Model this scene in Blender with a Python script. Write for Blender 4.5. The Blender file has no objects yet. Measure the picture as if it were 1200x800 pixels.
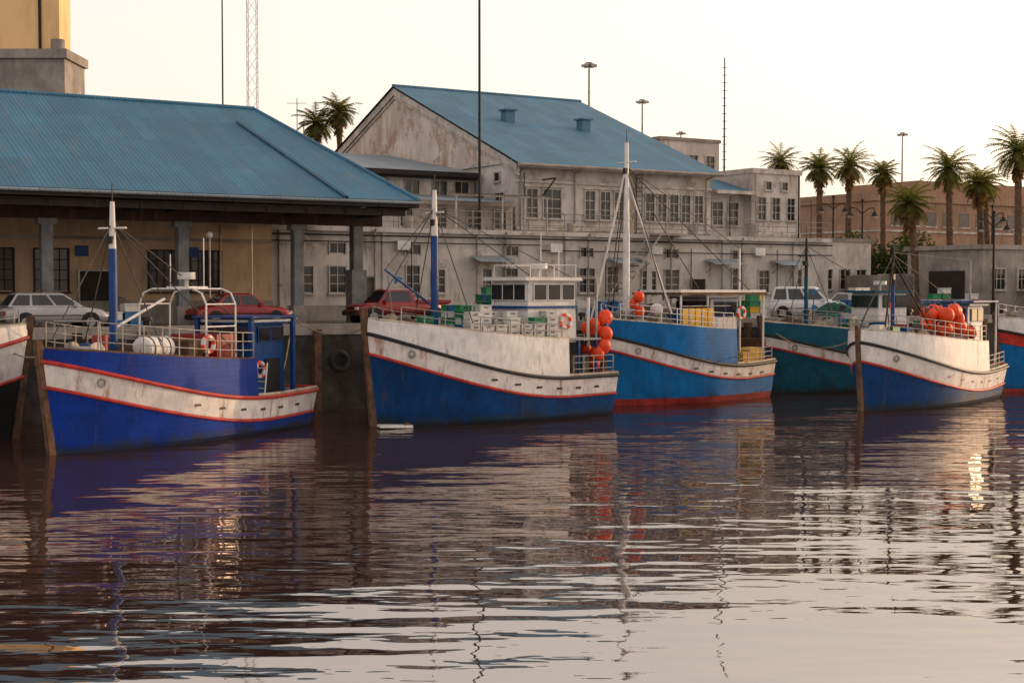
import bpy, math, random
from mathutils import Vector, Matrix
random.seed(7)
R=random.random
def U_(a,b): return a+(b-a)*R()
scene=bpy.context.scene
scene.view_settings.view_transform='Standard'
scene.view_settings.look='None'
scene.view_settings.exposure=0
# ------------------------------------------------------------------ frame of the quay
OX,OY=-8.0,62.0
TH=math.radians(32)
CU,SU=math.cos(TH),math.sin(TH)
def Q(u,v,z=0): return Vector((OX+CU*u-SU*v, OY+SU*u+CU*v, z))
QZ=3.7     # quay level above the water
QE=1.5     # quay edge
# ------------------------------------------------------------------ materials
def newmat(name):
    m=bpy.data.materials.new(name); m.use_nodes=True
    nt=m.node_tree; b=nt.nodes['Principled BSDF']
    return m,nt,b
def N(nt,t,**k):
    n=nt.nodes.new(t)
    for a,v in k.items():
        if a in n.inputs: n.inputs[a].default_value=v
        else: setattr(n,a,v)
    return n
def mixc(nt,fac,a,b):
    n=nt.nodes.new('ShaderNodeMix'); n.data_type='RGBA'
    for s,v in ((0,fac),(6,a),(7,b)):
        if hasattr(v,'is_linked') or hasattr(v,'links'): nt.links.new(v,n.inputs[s])
        else: n.inputs[s].default_value=v if s==0 else (v[0],v[1],v[2],1)
    return n.outputs[2]
def ramp(nt,src,a,b,va=0,vb=1):
    n=nt.nodes.new('ShaderNodeMapRange'); n.clamp=True
    nt.links.new(src,n.inputs[0]); n.inputs[1].default_value=a; n.inputs[2].default_value=b
    n.inputs[3].default_value=va; n.inputs[4].default_value=vb
    return n.outputs[0]
def noise(nt,scale,vec=(1,1,1),detail=3,rough=.6,off=0):
    tc=N(nt,'ShaderNodeTexCoord'); mp=N(nt,'ShaderNodeMapping')
    mp.inputs['Scale'].default_value=vec; mp.inputs['Location'].default_value=(off,off*1.7,off*.3)
    nt.links.new(tc.outputs['Object'],mp.inputs[0])
    n=N(nt,'ShaderNodeTexNoise'); n.inputs['Scale'].default_value=scale
    n.inputs['Detail'].default_value=detail; n.inputs['Roughness'].default_value=rough
    nt.links.new(mp.outputs[0],n.inputs['Vector'])
    return n.outputs['Fac']
def W(name,col,dark=.55,scale=1.5,rough=.6,rust=0,rustcol=(.16,.06,.025),rscale=2.2,bump=.15,metal=0,streak=.3,peel=None,peel_amt=0,spec=.3,hull=False):
    m,nt,b=newmat(name)
    n1=noise(nt,scale); n2=noise(nt,scale*5,(1,1,streak),off=3)
    c=mixc(nt,ramp(nt,n1,.35,.68),[x*dark for x in col],col)
    c=mixc(nt,ramp(nt,n2,.5,.75,0,.5),c,[x*dark*.55 for x in col])
    if peel:
        n4=noise(nt,scale*1.3,detail=7,rough=.72,off=11)
        c=mixc(nt,ramp(nt,n4,.60-peel_amt,.64-peel_amt,0,.8),c,peel)
    if rust>0:
        n3=noise(nt,rscale,(1,1,.16),detail=5,rough=.72,off=7)
        c=mixc(nt,ramp(nt,n3,.68-rust,.8-rust,0,.85),c,rustcol)
    hgt=n2
    if hull:   # weed and scum line just above the water, rust runs, plank seams
        tc=N(nt,'ShaderNodeTexCoord'); sx=N(nt,'ShaderNodeSeparateXYZ'); nt.links.new(tc.outputs['Object'],sx.inputs[0])
        n5=noise(nt,1.6,(1,1,.5),detail=4,off=21)
        q=N(nt,'ShaderNodeMath'); q.operation='MULTIPLY_ADD'; nt.links.new(n5,q.inputs[0]); q.inputs[1].default_value=-.9; nt.links.new(sx.outputs[2],q.inputs[2])
        c=mixc(nt,ramp(nt,q.outputs[0],-.35,-.05,.8,0),c,(.018,.022,.014))
        n6=noise(nt,2.6,(1,1,.07),detail=4,rough=.7,off=31)
        c=mixc(nt,ramp(nt,n6,.60,.72,0,.45),c,(.08,.04,.025))
        wv=N(nt,'ShaderNodeTexWave'); wv.bands_direction='Z'; wv.inputs['Scale'].default_value=1.7; wv.inputs['Distortion'].default_value=.4
        nt.links.new(tc.outputs['Object'],wv.inputs['Vector'])
        q2=N(nt,'ShaderNodeMath'); q2.operation='ADD'; nt.links.new(ramp(nt,wv.outputs['Fac'],0,.12,0,.4),q2.inputs[0]); nt.links.new(n2,q2.inputs[1]); hgt=q2.outputs[0]
    nt.links.new(c,b.inputs['Base Color'])
    b.inputs['Roughness'].default_value=rough; b.inputs['Metallic'].default_value=metal
    b.inputs['Specular IOR Level'].default_value=spec
    if bump:
        bp=N(nt,'ShaderNodeBump'); bp.inputs['Strength'].default_value=bump; bp.inputs['Distance'].default_value=.05
        nt.links.new(hgt,bp.inputs['Height']); nt.links.new(bp.outputs[0],b.inputs['Normal'])
    return m
def plain(name,col,rough=.5,metal=0):
    return W(name,col,dark=.7,scale=3,rough=rough,metal=metal,bump=0)
def roofmat(name,col,period=.2):
    m,nt,b=newmat(name)
    tc=N(nt,'ShaderNodeTexCoord')
    br=N(nt,'ShaderNodeTexBrick'); br.offset=.0
    br.inputs['Color1'].default_value=(*[x*.84 for x in col],1); br.inputs['Color2'].default_value=(*[x*1.1 for x in col],1)
    br.inputs['Mortar'].default_value=(*[x*.55 for x in col],1); br.inputs['Scale'].default_value=1
    br.inputs['Mortar Size'].default_value=.015; br.inputs['Brick Width'].default_value=.8; br.inputs['Row Height'].default_value=3.1
    nt.links.new(tc.outputs['Object'],br.inputs['Vector'])
    n1=noise(nt,.35); n3=noise(nt,1.1,(1.4,.35,1),detail=6,rough=.7,off=5)
    c=mixc(nt,ramp(nt,n1,.3,.7,0,.55),br.outputs['Color'],[x*.6 for x in col])
    c=mixc(nt,ramp(nt,n3,.55,.76,0,.5),c,(.14,.12,.11))
    nt.links.new(c,b.inputs['Base Color']); b.inputs['Roughness'].default_value=.7; b.inputs['Specular IOR Level'].default_value=.3
    wv=N(nt,'ShaderNodeTexWave'); wv.bands_direction='X'; wv.inputs['Scale'].default_value=.314/period
    nt.links.new(tc.outputs['Object'],wv.inputs['Vector'])
    bp=N(nt,'ShaderNodeBump'); bp.inputs['Strength'].default_value=.45; bp.inputs['Distance'].default_value=.02
    nt.links.new(wv.outputs['Fac'],bp.inputs['Height']); nt.links.new(bp.outputs[0],b.inputs['Normal'])
    return m
def leafmat(name,col,tr):
    m,nt,b=newmat(name); out=nt.nodes['Material Output']; nt.nodes.remove(b)
    c=mixc(nt,ramp(nt,noise(nt,1.8),.35,.65),[x*.5 for x in col],col)
    d=N(nt,'ShaderNodeBsdfDiffuse'); nt.links.new(c,d.inputs[0])
    t=N(nt,'ShaderNodeBsdfTranslucent'); t.inputs[0].default_value=(*tr,1)
    x=N(nt,'ShaderNodeMixShader'); x.inputs[0].default_value=.4; nt.links.new(d.outputs[0],x.inputs[1]); nt.links.new(t.outputs[0],x.inputs[2])
    nt.links.new(x.outputs[0],out.inputs[0]); return m
M={}
M['plaster']=W('weathered_plaster',(.56,.51,.475),dark=.66,scale=.5,rough=.9,rust=.11,rustcol=(.20,.14,.10),rscale=.9,peel=(.27,.225,.19),peel_amt=.04)
M['plaster2']=W('white_wall',(.58,.525,.48),dark=.68,scale=.5,rough=.9,rust=.10,rustcol=(.22,.15,.10),rscale=1.1,peel=(.30,.25,.21),peel_amt=.03)
M['cream']=W('cream_wall',(.52,.37,.24),dark=.7,scale=.4,rough=.9,rust=.05,rustcol=(.2,.13,.08))
M['gable']=W('gable_plaster',(.60,.52,.47),dark=.7,scale=.35,rough=.9,rust=.14,rustcol=(.30,.20,.13),rscale=.6,peel=(.32,.22,.16),peel_amt=.07)
M['roof']=roofmat('blue_corrugated_roof',(.04,.14,.225))
M['roof2']=roofmat('blue_corrugated_roof_old',(.06,.165,.25))
M['roofgrey']=roofmat('grey_corrugated_roof',(.20,.24,.27))
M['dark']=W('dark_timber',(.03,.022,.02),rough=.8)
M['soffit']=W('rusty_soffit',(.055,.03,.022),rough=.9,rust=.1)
M['trim']=W('painted_trim',(.55,.49,.44),rough=.8,rust=.08)
M['conc']=W('concrete',(.32,.28,.25),dark=.6,scale=.7,rough=.95,rust=.08,rustcol=(.12,.1,.08))
M['column']=W('column_paint',(.19,.20,.21),dark=.6,rough=.9,rust=.08)
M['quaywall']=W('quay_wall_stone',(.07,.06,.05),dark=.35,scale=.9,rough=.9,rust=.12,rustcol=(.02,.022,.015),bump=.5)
M['asphalt']=W('quay_asphalt',(.09,.08,.07),dark=.6,scale=.3,rough=.95,streak=1,bump=0)
M['silo']=W('tan_tower',(.80,.52,.25),dark=.9,scale=.15,rough=.9)
M['brick']=W('brown_brick',(.34,.21,.14),dark=.75,scale=.6,rough=.95)
M['glass']=W('window_glass',(.025,.025,.028),rough=.12,bump=0,spec=.5)
M['glassb']=W('window_board',(.10,.09,.085),rough=.5,bump=0)
M['white']=W('white_paint',(.66,.63,.61),dark=.76,rough=.55,rust=.08,rscale=2.2)
M['whiteband']=W('white_hull_band',(.68,.63,.60),dark=.76,rough=.55,rust=.12,rscale=1.6,rustcol=(.26,.10,.04))
M['cream2']=W('cream_rubbing_strake',(.5,.42,.32),rough=.6,rust=.14)
M['blue1']=W('royal_blue_paint',(.003,.033,.25),dark=.65,rough=.55,scale=.9,spec=.12,hull=True)
M['blue2']=W('deep_blue_paint',(.002,.042,.15),dark=.6,rough=.55,scale=.9,spec=.12,hull=True)
M['blue3']=W('cerulean_paint',(.004,.13,.36),dark=.65,rough=.55,scale=.9,spec=.12,hull=True)
M['teal']=W('teal_paint',(.006,.08,.13),dark=.6,rough=.5,rust=.05,spec=.15,hull=True)
M['bluep']=W('blue_mast_paint',(.005,.05,.2),dark=.7,rough=.5,rust=.06,spec=.3)
M['red']=W('red_paint',(.5,.025,.015),dark=.6,rough=.5,rust=.04)
M['redline']=W('red_line_paint',(.48,.03,.02),dark=.55,rough=.5,rust=.05)
M['boot']=W('antifouling_red',(.33,.025,.02),dark=.5,rough=.6)
M['black']=W('black_paint',(.015,.014,.015),rough=.5)
M['rubber']=W('rubber',(.02,.02,.02),rough=.85)
M['wood']=W('old_timber',(.13,.07,.038),dark=.4,scale=3,rough=.85,streak=.1,bump=.4)
M['deck']=W('deck_paint',(.18,.12,.09),dark=.5,rough=.8,rust=.08)
M['steel']=W('galvanised_steel',(.34,.32,.30),rough=.5,metal=.2,rust=.12)
M['rope']=W('rope',(.3,.24,.16),rough=.9)
M['drope']=W('wire_rigging',(.06,.055,.05),rough=.7)
M['orange']=W('orange_buoy',(.85,.07,.012),dark=.6,scale=2,rough=.5,bump=0)
M['yellow']=W('yellow_paint',(.66,.36,.03),dark=.7,rough=.5,rust=.08)
M['green']=W('green_crate',(.015,.20,.085),dark=.7,rough=.5)
M['crate']=W('white_crate',(.56,.55,.52),dark=.7,rough=.5,rust=.06)
M['bcrate']=W('blue_crate',(.03,.13,.3),dark=.75,rough=.5)
M['net']=W('fishing_net',(.10,.06,.04),dark=.4,scale=8,rough=1,bump=.8)
M['netgreen']=W('green_fishing_net',(.03,.11,.09),dark=.4,scale=8,rough=1,bump=.8)
M['carred']=W('car_paint_red',(.24,.012,.012),dark=.8,rough=.25,bump=0,spec=.5)
M['carsilver']=W('car_paint_silver',(.36,.35,.35),dark=.85,rough=.25,metal=.3,bump=0,spec=.5)
M['carwhite']=W('car_paint_white',(.6,.6,.6),dark=.85,rough=.3,bump=0,spec=.5)
M['trunk']=W('palm_trunk',(.15,.09,.055),dark=.5,scale=4,rough=.95,bump=.6)
M['frond']=leafmat('palm_frond',(.11,.12,.035),(.26,.24,.05))
M['fronddry']=leafmat('dry_frond',(.2,.13,.06),(.3,.18,.06))
M['leaf']=leafmat('bush_leaf',(.045,.07,.02),(.08,.1,.02))
M['lampred']=plain('red_lens',(.4,.02,.02),.2)
# ------------------------------------------------------------------ mesh builder
class MB:
    def __init__(s): s.v=[];s.f=[];s.m=[];s.s=[];s.mats=[]
    def mi(s,k):
        mt=M[k]
        if mt not in s.mats: s.mats.append(mt)
        return s.mats.index(mt)
    def add(s,vs,fs,mat,smooth=False):
        o=len(s.v); s.v+=[tuple(v) for v in vs]; i=s.mi(mat)
        for f in fs: s.f.append([o+a for a in f]); s.m.append(i); s.s.append(smooth)
    def box(s,x0,x1,y0,y1,z0,z1,mat):
        vs=[(x,y,z) for z in(z0,z1) for y in(y0,y1) for x in(x0,x1)]
        s.add(vs,[(0,2,3,1),(4,5,7,6),(0,1,5,4),(2,6,7,3),(0,4,6,2),(1,3,7,5)],mat)
    def cbox(s,c,d,mat,rz=0,rx=0,ry=0):
        Mx=Matrix.Rotation(rz,3,'Z')@Matrix.Rotation(rx,3,'X')@Matrix.Rotation(ry,3,'Y'); c=Vector(c)
        vs=[c+Mx@Vector((x*d[0]/2,y*d[1]/2,z*d[2]/2)) for z in(-1,1) for y in(-1,1) for x in(-1,1)]
        s.add(vs,[(0,2,3,1),(4,5,7,6),(0,1,5,4),(2,6,7,3),(0,4,6,2),(1,3,7,5)],mat)
    def quad(s,a,b,c,d,mat): s.add([a,b,c,d],[(0,1,2,3)],mat)
    def loft(s,rings,mat,closed=True,smooth=True,caps=False):
        n=len(rings[0]); vs=[p for r in rings for p in r]; fs=[]
        for i in range(len(rings)-1):
            for j in range(n if closed else n-1):
                k=(j+1)%n; fs.append((i*n+j,i*n+k,(i+1)*n+k,(i+1)*n+j))
        s.add(vs,fs,mat,smooth)
        if caps:
            s.add(rings[0],[tuple(range(n))],mat); s.add(rings[-1],[tuple(range(n))],mat)
    def cyl(s,p0,p1,r0,mat,r1=None,n=8,caps=True):
        r1=r0 if r1 is None else r1
        p0=Vector(p0);p1=Vector(p1);d=(p1-p0)
        if d.length<1e-6: return
        d.normalize(); a=d.orthogonal().normalized(); b=d.cross(a)
        rg=[[p+(a*math.cos(2*math.pi*i/n)+b*math.sin(2*math.pi*i/n))*r for i in range(n)] for p,r in((p0,r0),(p1,r1))]
        s.loft(rg,mat,smooth=True,caps=caps)
    def tube(s,pts,r,mat,n=5):
        for a,b in zip(pts[:-1],pts[1:]): s.cyl(a,b,r,mat,n=n,caps=False)
    def wire(s,a,b,r,mat,sag=0,n=6):
        a=Vector(a);b=Vector(b)
        pts=[a.lerp(b,i/n)-Vector((0,0,sag*4*(i/n)*(1-i/n))) for i in range(n+1)] if sag else [a,b]
        s.tube(pts,r,mat,n=4)
    def sph(s,c,r,mat,nu=14,nv=9):
        r=(r,r,r) if not hasattr(r,'__len__') else r
        rings=[]
        for j in range(nv+1):
            ph=math.pi*j/nv
            rings.append([(c[0]+r[0]*max(math.sin(ph),.001)*math.cos(2*math.pi*i/nu),c[1]+r[1]*max(math.sin(ph),.001)*math.sin(2*math.pi*i/nu),c[2]+r[2]*math.cos(ph)) for i in range(nu)])
        s.loft(rings,mat)
    def torus(s,c,ax,Rr,r,mat,n=16,k=7,mat2=None):
        c=Vector(c);ax=Vector(ax).normalized();a=ax.orthogonal().normalized();b=ax.cross(a)
        rings=[]
        for i in range(n+1):
            t=2*math.pi*i/n; d=a*math.cos(t)+b*math.sin(t)
            rings.append([c+d*(Rr+r*math.cos(2*math.pi*j/k))+ax*r*math.sin(2*math.pi*j/k) for j in range(k)])
        for i in range(n):
            s.loft(rings[i:i+2],mat2 if (mat2 and (i//2)%2) else mat)
    def build(s,name,parent=None,bevel=0):
        me=bpy.data.meshes.new(name); me.from_pydata(s.v,[],s.f)
        for mt in s.mats: me.materials.append(mt)
        me.polygons.foreach_set('material_index',s.m); me.polygons.foreach_set('use_smooth',s.s)
        me.update()
        ob=bpy.data.objects.new(name,me); scene.collection.objects.link(ob)
        if parent: ob.parent=parent
        return ob
def root(name,loc=(0,0,0),rz=0):
    e=bpy.data.objects.new(name,None); e.location=loc; e.rotation_euler=(0,0,rz); e.empty_display_size=.3
    scene.collection.objects.link(e); return e
def qroot(name): return root(name,(OX,OY,0),TH)
# ------------------------------------------------------------------ ground / water
def sheet_water():
    m,nt,b=newmat('harbour_water')
    out=nt.nodes['Material Output']; nt.nodes.remove(b)
    tc=N(nt,'ShaderNodeTexCoord')
    def nz(sc,vec,det,off,rot=6):
        mp=N(nt,'ShaderNodeMapping'); mp.inputs['Scale'].default_value=vec; mp.inputs['Location'].default_value=(off,off,0)
        mp.inputs['Rotation'].default_value=(0,0,math.radians(rot))
        nt.links.new(tc.outputs['Object'],mp.inputs[0])
        n=N(nt,'ShaderNodeTexNoise'); n.inputs['Scale'].default_value=sc; n.inputs['Detail'].default_value=det; n.inputs['Roughness'].default_value=.45
        nt.links.new(mp.outputs[0],n.inputs['Vector']); return n.outputs['Fac']
    def mul(a,k):
        q=N(nt,'ShaderNodeMath'); q.operation='MULTIPLY'; nt.links.new(a,q.inputs[0])
        if hasattr(k,'links'): nt.links.new(k,q.inputs[1])
        else: q.inputs[1].default_value=k
        return q.outputs[0]
    def addn(a,b_):
        q=N(nt,'ShaderNodeMath'); q.operation='ADD'; nt.links.new(a,q.inputs[0]); nt.links.new(b_,q.inputs[1]); return q.outputs[0]
    big=mul(nz(1,(.15,.40,1),1,0),.085)
    mid=mul(nz(1,(.50,1.4,1),1,13,-5),.034)
    fine=mul(nz(1,(1.6,4.4,1),1,31),.0052)
    patch=ramp(nt,nz(1,(.05,.09,1),2,77),.35,.62,.5,1.15)
    h=mul(addn(addn(big,mid),fine),patch)
    bp=N(nt,'ShaderNodeBump'); bp.inputs['Strength'].default_value=1; bp.inputs['Distance'].default_value=1.0
    nt.links.new(h,bp.inputs['Height'])
    g=N(nt,'ShaderNodeBsdfGlossy'); g.inputs['Color'].default_value=(1,.95,.90,1); g.inputs['Roughness'].default_value=.015
    d=N(nt,'ShaderNodeBsdfDiffuse'); d.inputs['Color'].default_value=(.035,.018,.016,1)
    fr=N(nt,'ShaderNodeFresnel'); fr.inputs['IOR'].default_value=6.0
    nt.links.new(bp.outputs[0],g.inputs['Normal']); nt.links.new(bp.outputs[0],fr.inputs['Normal'])
    mx=N(nt,'ShaderNodeMixShader'); nt.links.new(fr.outputs[0],mx.inputs[0]); nt.links.new(d.outputs[0],mx.inputs[1]); nt.links.new(g.outputs[0],mx.inputs[2])
    nt.links.new(mx.outputs[0],out.inputs['Surface'])
    M['water']=m
    mb=MB(); mb.quad((-3000,-600,0),(3000,-600,0),(3000,4000,0),(-3000,4000,0),'water')
    mb.build('water')
sheet_water()
mb=MB(); mb.quad((-3000,QE+.6,QZ),(3000,QE+.6,QZ),(3000,3000,QZ),(-3000,3000,QZ),'asphalt')
g=mb.build('ground'); g.location=(OX,OY,0); g.rotation_euler=(0,0,TH)
qw=qroot('quay_wall'); mb=MB()
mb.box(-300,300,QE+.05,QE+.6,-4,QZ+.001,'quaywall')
mb.box(-300,300,QE-.02,QE+.62,QZ-.35,QZ+.12,'conc')
u=-40
while u<80:
    mb.box(u,u+.32,QE-.28,QE+.03,-3,QZ-.1,'dark' if u<-8 else 'wood')
    u+=U_(2.2,3.2)
mb.build('wall',qw)
mb=MB()
u=-38
while u<78:
    mb.torus((u,QE-.25,U_(1.4,2.6)),(0,1,0),.38,.14,'rubber'); u+=U_(2.2,4.5)
mb.build('tyre_fenders',qw)
for i,u in enumerate([-20,-13.5,-7,-.5,8,15,22,30,38,46]):
    mb=MB()
    mb.cyl((0,0,0),(0,0,.35),.16,'black',n=12); mb.cyl((0,0,.35),(0,0,.5),.25,'black',r1=.2,n=12)
    o=mb.build('mooring_bollard'); o.location=Q(u,QE+.5+.3,QZ+.0)
# ------------------------------------------------------------------ building helpers (local quay frame: x along quay, y inland)
def window(mb,x,z,w,h,y,frame='trim',pane='glass',nx=2,nz=3,axis='y',sill=True):
    def bx(a0,a1,d0,d1,z0,z1,m):
        if axis=='y': mb.box(a0,a1,y-d1,y-d0,z0,z1,m)
        else: mb.box(y-d1,y-d0,a0,a1,z0,z1,m)
    f=.07
    bx(x-w/2,x+w/2,0,.012,z,z+h,pane)
    bx(x-w/2-f,x-w/2,0,.10,z-f,z+h+f,frame); bx(x+w/2,x+w/2+f,0,.10,z-f,z+h+f,frame)
    bx(x-w/2,x+w/2,0,.097,z+h,z+h+f,frame)
    if sill: bx(x-w/2-.13,x+w/2+.13,0,.17,z-f-.08,z-f,frame)
    for i in range(1,nx): 
        xx=x-w/2+w*i/nx; bx(xx-.022,xx+.022,.012,.05,z,z+h,frame)
    for i in range(1,nz):
        zz=z+h*i/nz; bx(x-w/2,x+w/2,.012,.045,zz-.022,zz+.022,frame)
def door(mb,x,z,w,h,y,m='dark',frame='trim'):
    mb.box(x-w/2,x+w/2,y-.03,y,z,z+h,m)
    for a,b in((x-w/2-.09,x-w/2),(x+w/2,x+w/2+.09)): mb.box(a,b,y-.1,y,z,z+h+.09,frame)
    mb.box(x-w/2,x+w/2,y-.097,y,z+h,z+h+.09,frame)
    mb.box(x-.015,x+.015,y-.045,y-.03,z,z+h,'black')
# ------------------------------------------------------------------ quay shed
sh=qroot('quayside_shed')
RZ,EZ=14.75,9.45; RV,EV,BV=15.0,3.0,27.0
RU,CU1=2.9,6.2
mb=MB()
LX=-34
mb.quad((LX,EV,EZ),(CU1,EV,EZ),(RU,RV,RZ),(LX,RV,RZ),'roof')
mb.quad((LX,BV,EZ),(LX,RV,RZ),(RU,RV,RZ),(CU1,BV,EZ),'roof')
mb.add([(CU1,EV,EZ),(CU1,BV,EZ),(RU,RV,RZ)],[(0,1,2)],'roof')
mb.build('roof',sh)
mb=MB()
mb.cyl((RU,RV,RZ),(CU1,EV,EZ+.03),.11,'roof',n=6)
mb.cyl((LX,RV,RZ+.02),(RU,RV,RZ+.02),.12,'roof',n=6)
a=Vector((1.1,12.6,EZ+(12.6-3)/12*5.3+.06)); b=Vector((2.55,EV,EZ+.06))
mb.cyl(a,b,.05,'black',n=6); mb.cyl(a+Vector((-.12,0,.03)),b+Vector((-.12,0,.03)),.05,'roof',n=6)
mb.box(LX,CU1,EV-.02,EV+.06,EZ-.32,EZ-.02,'dark')
mb.cyl((LX,EV-.1,EZ-.1),(CU1,EV-.1,EZ-.1),.07,'roofgrey',n=8)
mb.box(CU1-.06,CU1+.02,EV+.061,BV,EZ-.32,EZ-.02,'dark')
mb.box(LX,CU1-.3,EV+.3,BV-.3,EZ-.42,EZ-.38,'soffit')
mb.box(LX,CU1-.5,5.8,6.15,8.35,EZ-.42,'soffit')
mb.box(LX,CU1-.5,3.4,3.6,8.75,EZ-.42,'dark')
x=LX+.5
while x<CU1-.5:
    mb.box(x,x+.14,EV+.35,11.8,EZ-.72,EZ-.42,'dark'); x+=1.9
mb.build('fascia_and_beams',sh)
mb=MB()
for uu in(-27.4,-21.6,-15.9,-10.15,-4.2,1.35):
    mb.box(uu-.24,uu+.24,5.75,6.2,QZ,8.35,'column'); mb.box(uu-.32,uu+.32,5.68,6.27,QZ,QZ+.9,'conc')
    mb.box(uu-.4,uu+.4,5.7,6.25,8.1,8.349,'column')
mb.box(5.15,5.65,7.8,8.3,QZ,EZ-.42,'column'); mb.box(5.0,5.8,7.7,8.4,QZ,QZ+2.6,'column')
mb.build('columns',sh)
mb=MB()
mb.box(LX,2.6,12,12.3,QZ,EZ-.4,'cream')
mb.box(LX,2.6,11.94,12,QZ,QZ+1.1,'conc')
for i,uu in enumerate([-24,-21,-18.5,-15.8,-13,-10.9,-8.4,-6.4,-3.0,-.9]):
    if i%4==3: door(mb,uu,QZ,1.4,2.5,12)
    else: window(mb,uu,5.3,1.5,1.9,12,pane='glassb' if i%3 else 'glass',nx=4,nz=4,frame='dark')
mb.box(LX,2.6,11.9,12,7.7,7.85,'conc')
mb.build('back_wall',sh)
mb=MB()
for uu in(-19,-7,-1.6):
    mb.box(uu-.3,uu+.3,11.86,11.94,6.9,7.4,'bluep'); 
mb.tube([(-3.2,5.2,QZ),(-3.2,5.2,7.6)],.04,'steel'); mb.sph((-3.2,5.2,7.75),.16,'white')
for uu in(-17,-12,-5.4,-.2): mb.tube([(uu,11.85,QZ),(uu,11.85,8.6)],.05,'conc')
mb.build('wall_fittings',sh)
# ------------------------------------------------------------------ low annex (quay offices)
an=qroot('quay_office_annex')
AV,AZ=14.0,8.7
mb=MB()
mb.box(3.0,43,AV,19.2,QZ,AZ-.25,'plaster2')
mb.box(2.9,43.1,AV-.25,19.3,AZ-.25,AZ,'plaster')
mb.box(2.95,43.05,AV-.08,AV,QZ,QZ+.8,'conc')
for uu in range(4,43,6): mb.box(uu-.2,uu+.2,AV-.12,AV,QZ,AZ-.251,'plaster')
mb.build('walls',an)
mb=MB()
uu=5.2;i=0
while uu<42:
    if abs((uu-4)%6)<.9 or abs((uu-4)%6-6)<.9: uu+=.9
    k=i%5
    if k==2: door(mb,uu,QZ,1.1,2.3,AV,m=random.choice(['dark','glassb','bluep','carred']))
    else: window(mb,uu,5.2,U_(.75,1.1),U_(1.2,1.6),AV,nx=2,nz=3,pane=random.choice(['glass','glass','glassb']))
    if k in(1,3) : window(mb,uu,7.3,.9,.5,AV,nx=2,nz=1,sill=False)
    uu+=U_(1.6,2.5);i+=1
mb.build('windows_and_doors',an)
mb=MB()
for z in(.35,.7,1.05): mb.tube([(3,AV-.1,AZ+z),(43,AV-.1,AZ+z)],.022,'conc')
x=3
while x<=43: mb.tube([(x,AV-.1,AZ),(x,AV-.1,AZ+1.05)],.025,'conc'); x+=1.25
for x in(9.3,13.2,17.6,23.4,29.6,35.3): mb.tube([(x,AV-.2,QZ),(x,AV-.2,AZ-.3),(x,AV-.35,AZ-.1)],.06,'conc')
mb.tube([(3,AV-.32,AZ-.45),(43,AV-.32,AZ-.45)],.05,'dark'); mb.tube([(3,AV-.3,AZ-.8),(20,AV-.3,AZ-.8),(20,AV-.3,AZ-1.1),(43,AV-.3,AZ-1.1)],.035,'black')
for x in(11.5,24.6,31.1,38.2): mb.tube([(x,AV-.3,AZ-.8),(x,AV-.3,QZ+1)],.03,'black')
for x in(16.5,26,33.5,39): 
    mb.quad((x-1.2,AV-1.3,6.9),(x+1.2,AV-1.3,6.9),(x+1.2,AV-.13,7.25),(x-1.2,AV-.13,7.25),'roofgrey')
    mb.tube([(x-1.1,AV-.13,6.4),(x-1.1,AV-1.2,6.88)],.025,'steel'); mb.tube([(x+1.1,AV-.13,6.4),(x+1.1,AV-1.2,6.88)],.025,'steel')
for x in(11,21,28.4,36.7): mb.box(x-.4,x+.4,AV-.4,AV-.01,7.5,8.0,'white')
for i in range(14): mb.box(24+i*.28,24.3+i*.28,AV-1.4,AV-.45,QZ+.3+i*.34,QZ+.36+i*.34,'steel')
mb.tube([(24,AV-1.4,QZ+1.2),(27.9,AV-1.4,AZ+1.1)],.03,'steel'); mb.tube([(24,AV-1.4,QZ),(27.9,AV-1.4,AZ)],.05,'steel')
mb.box(27.9,30.2,AV-1.4,AV-.26,AZ-.1,AZ,'steel')
for x0,x1 in((15.2,21.4),):
    x=x0
    while x<=x1+.01: mb.box(x-.045,x+.045,AV+1.2,AV+1.3,AZ,AZ+2.0,'trim'); x+=1.55
    mb.box(x0-.2,x1+.2,AV+1.19,AV+1.31,AZ+2.0,AZ+2.12,'trim'); mb.quad((x0-.2,AV+1.0,AZ+2.14),(x1+.2,AV+1.0,AZ+2.14),(x1+.2,18.7,AZ+2.4),(x0-.2,18.7,AZ+2.4),'roofgrey')
for x,y,s_ in((5.5,17,.9),(12.5,16,.6),(24,16.5,.5),(29,17.5,.8),(33.5,16.5,.6),(39,17,.8)):
    mb.cyl((x,y,AZ),(x,y,AZ+s_*1.3),s_*.5,'conc',n=14)
for x in(26.5,34.8,41.8): mb.tube([(x,AV+.4,AZ),(x,AV+.4,AZ+2.6)],.03,'dark')
mb.wire((26.5,AV+.4,AZ+2.5),(34.8,AV+.4,AZ+2.5),.015,'drope',sag=.25); mb.wire((34.8,AV+.4,AZ+2.5),(41.8,AV+.4,AZ+2.5),.015,'drope',sag=.25)
mb.build('railings_and_pipes',an)
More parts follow.
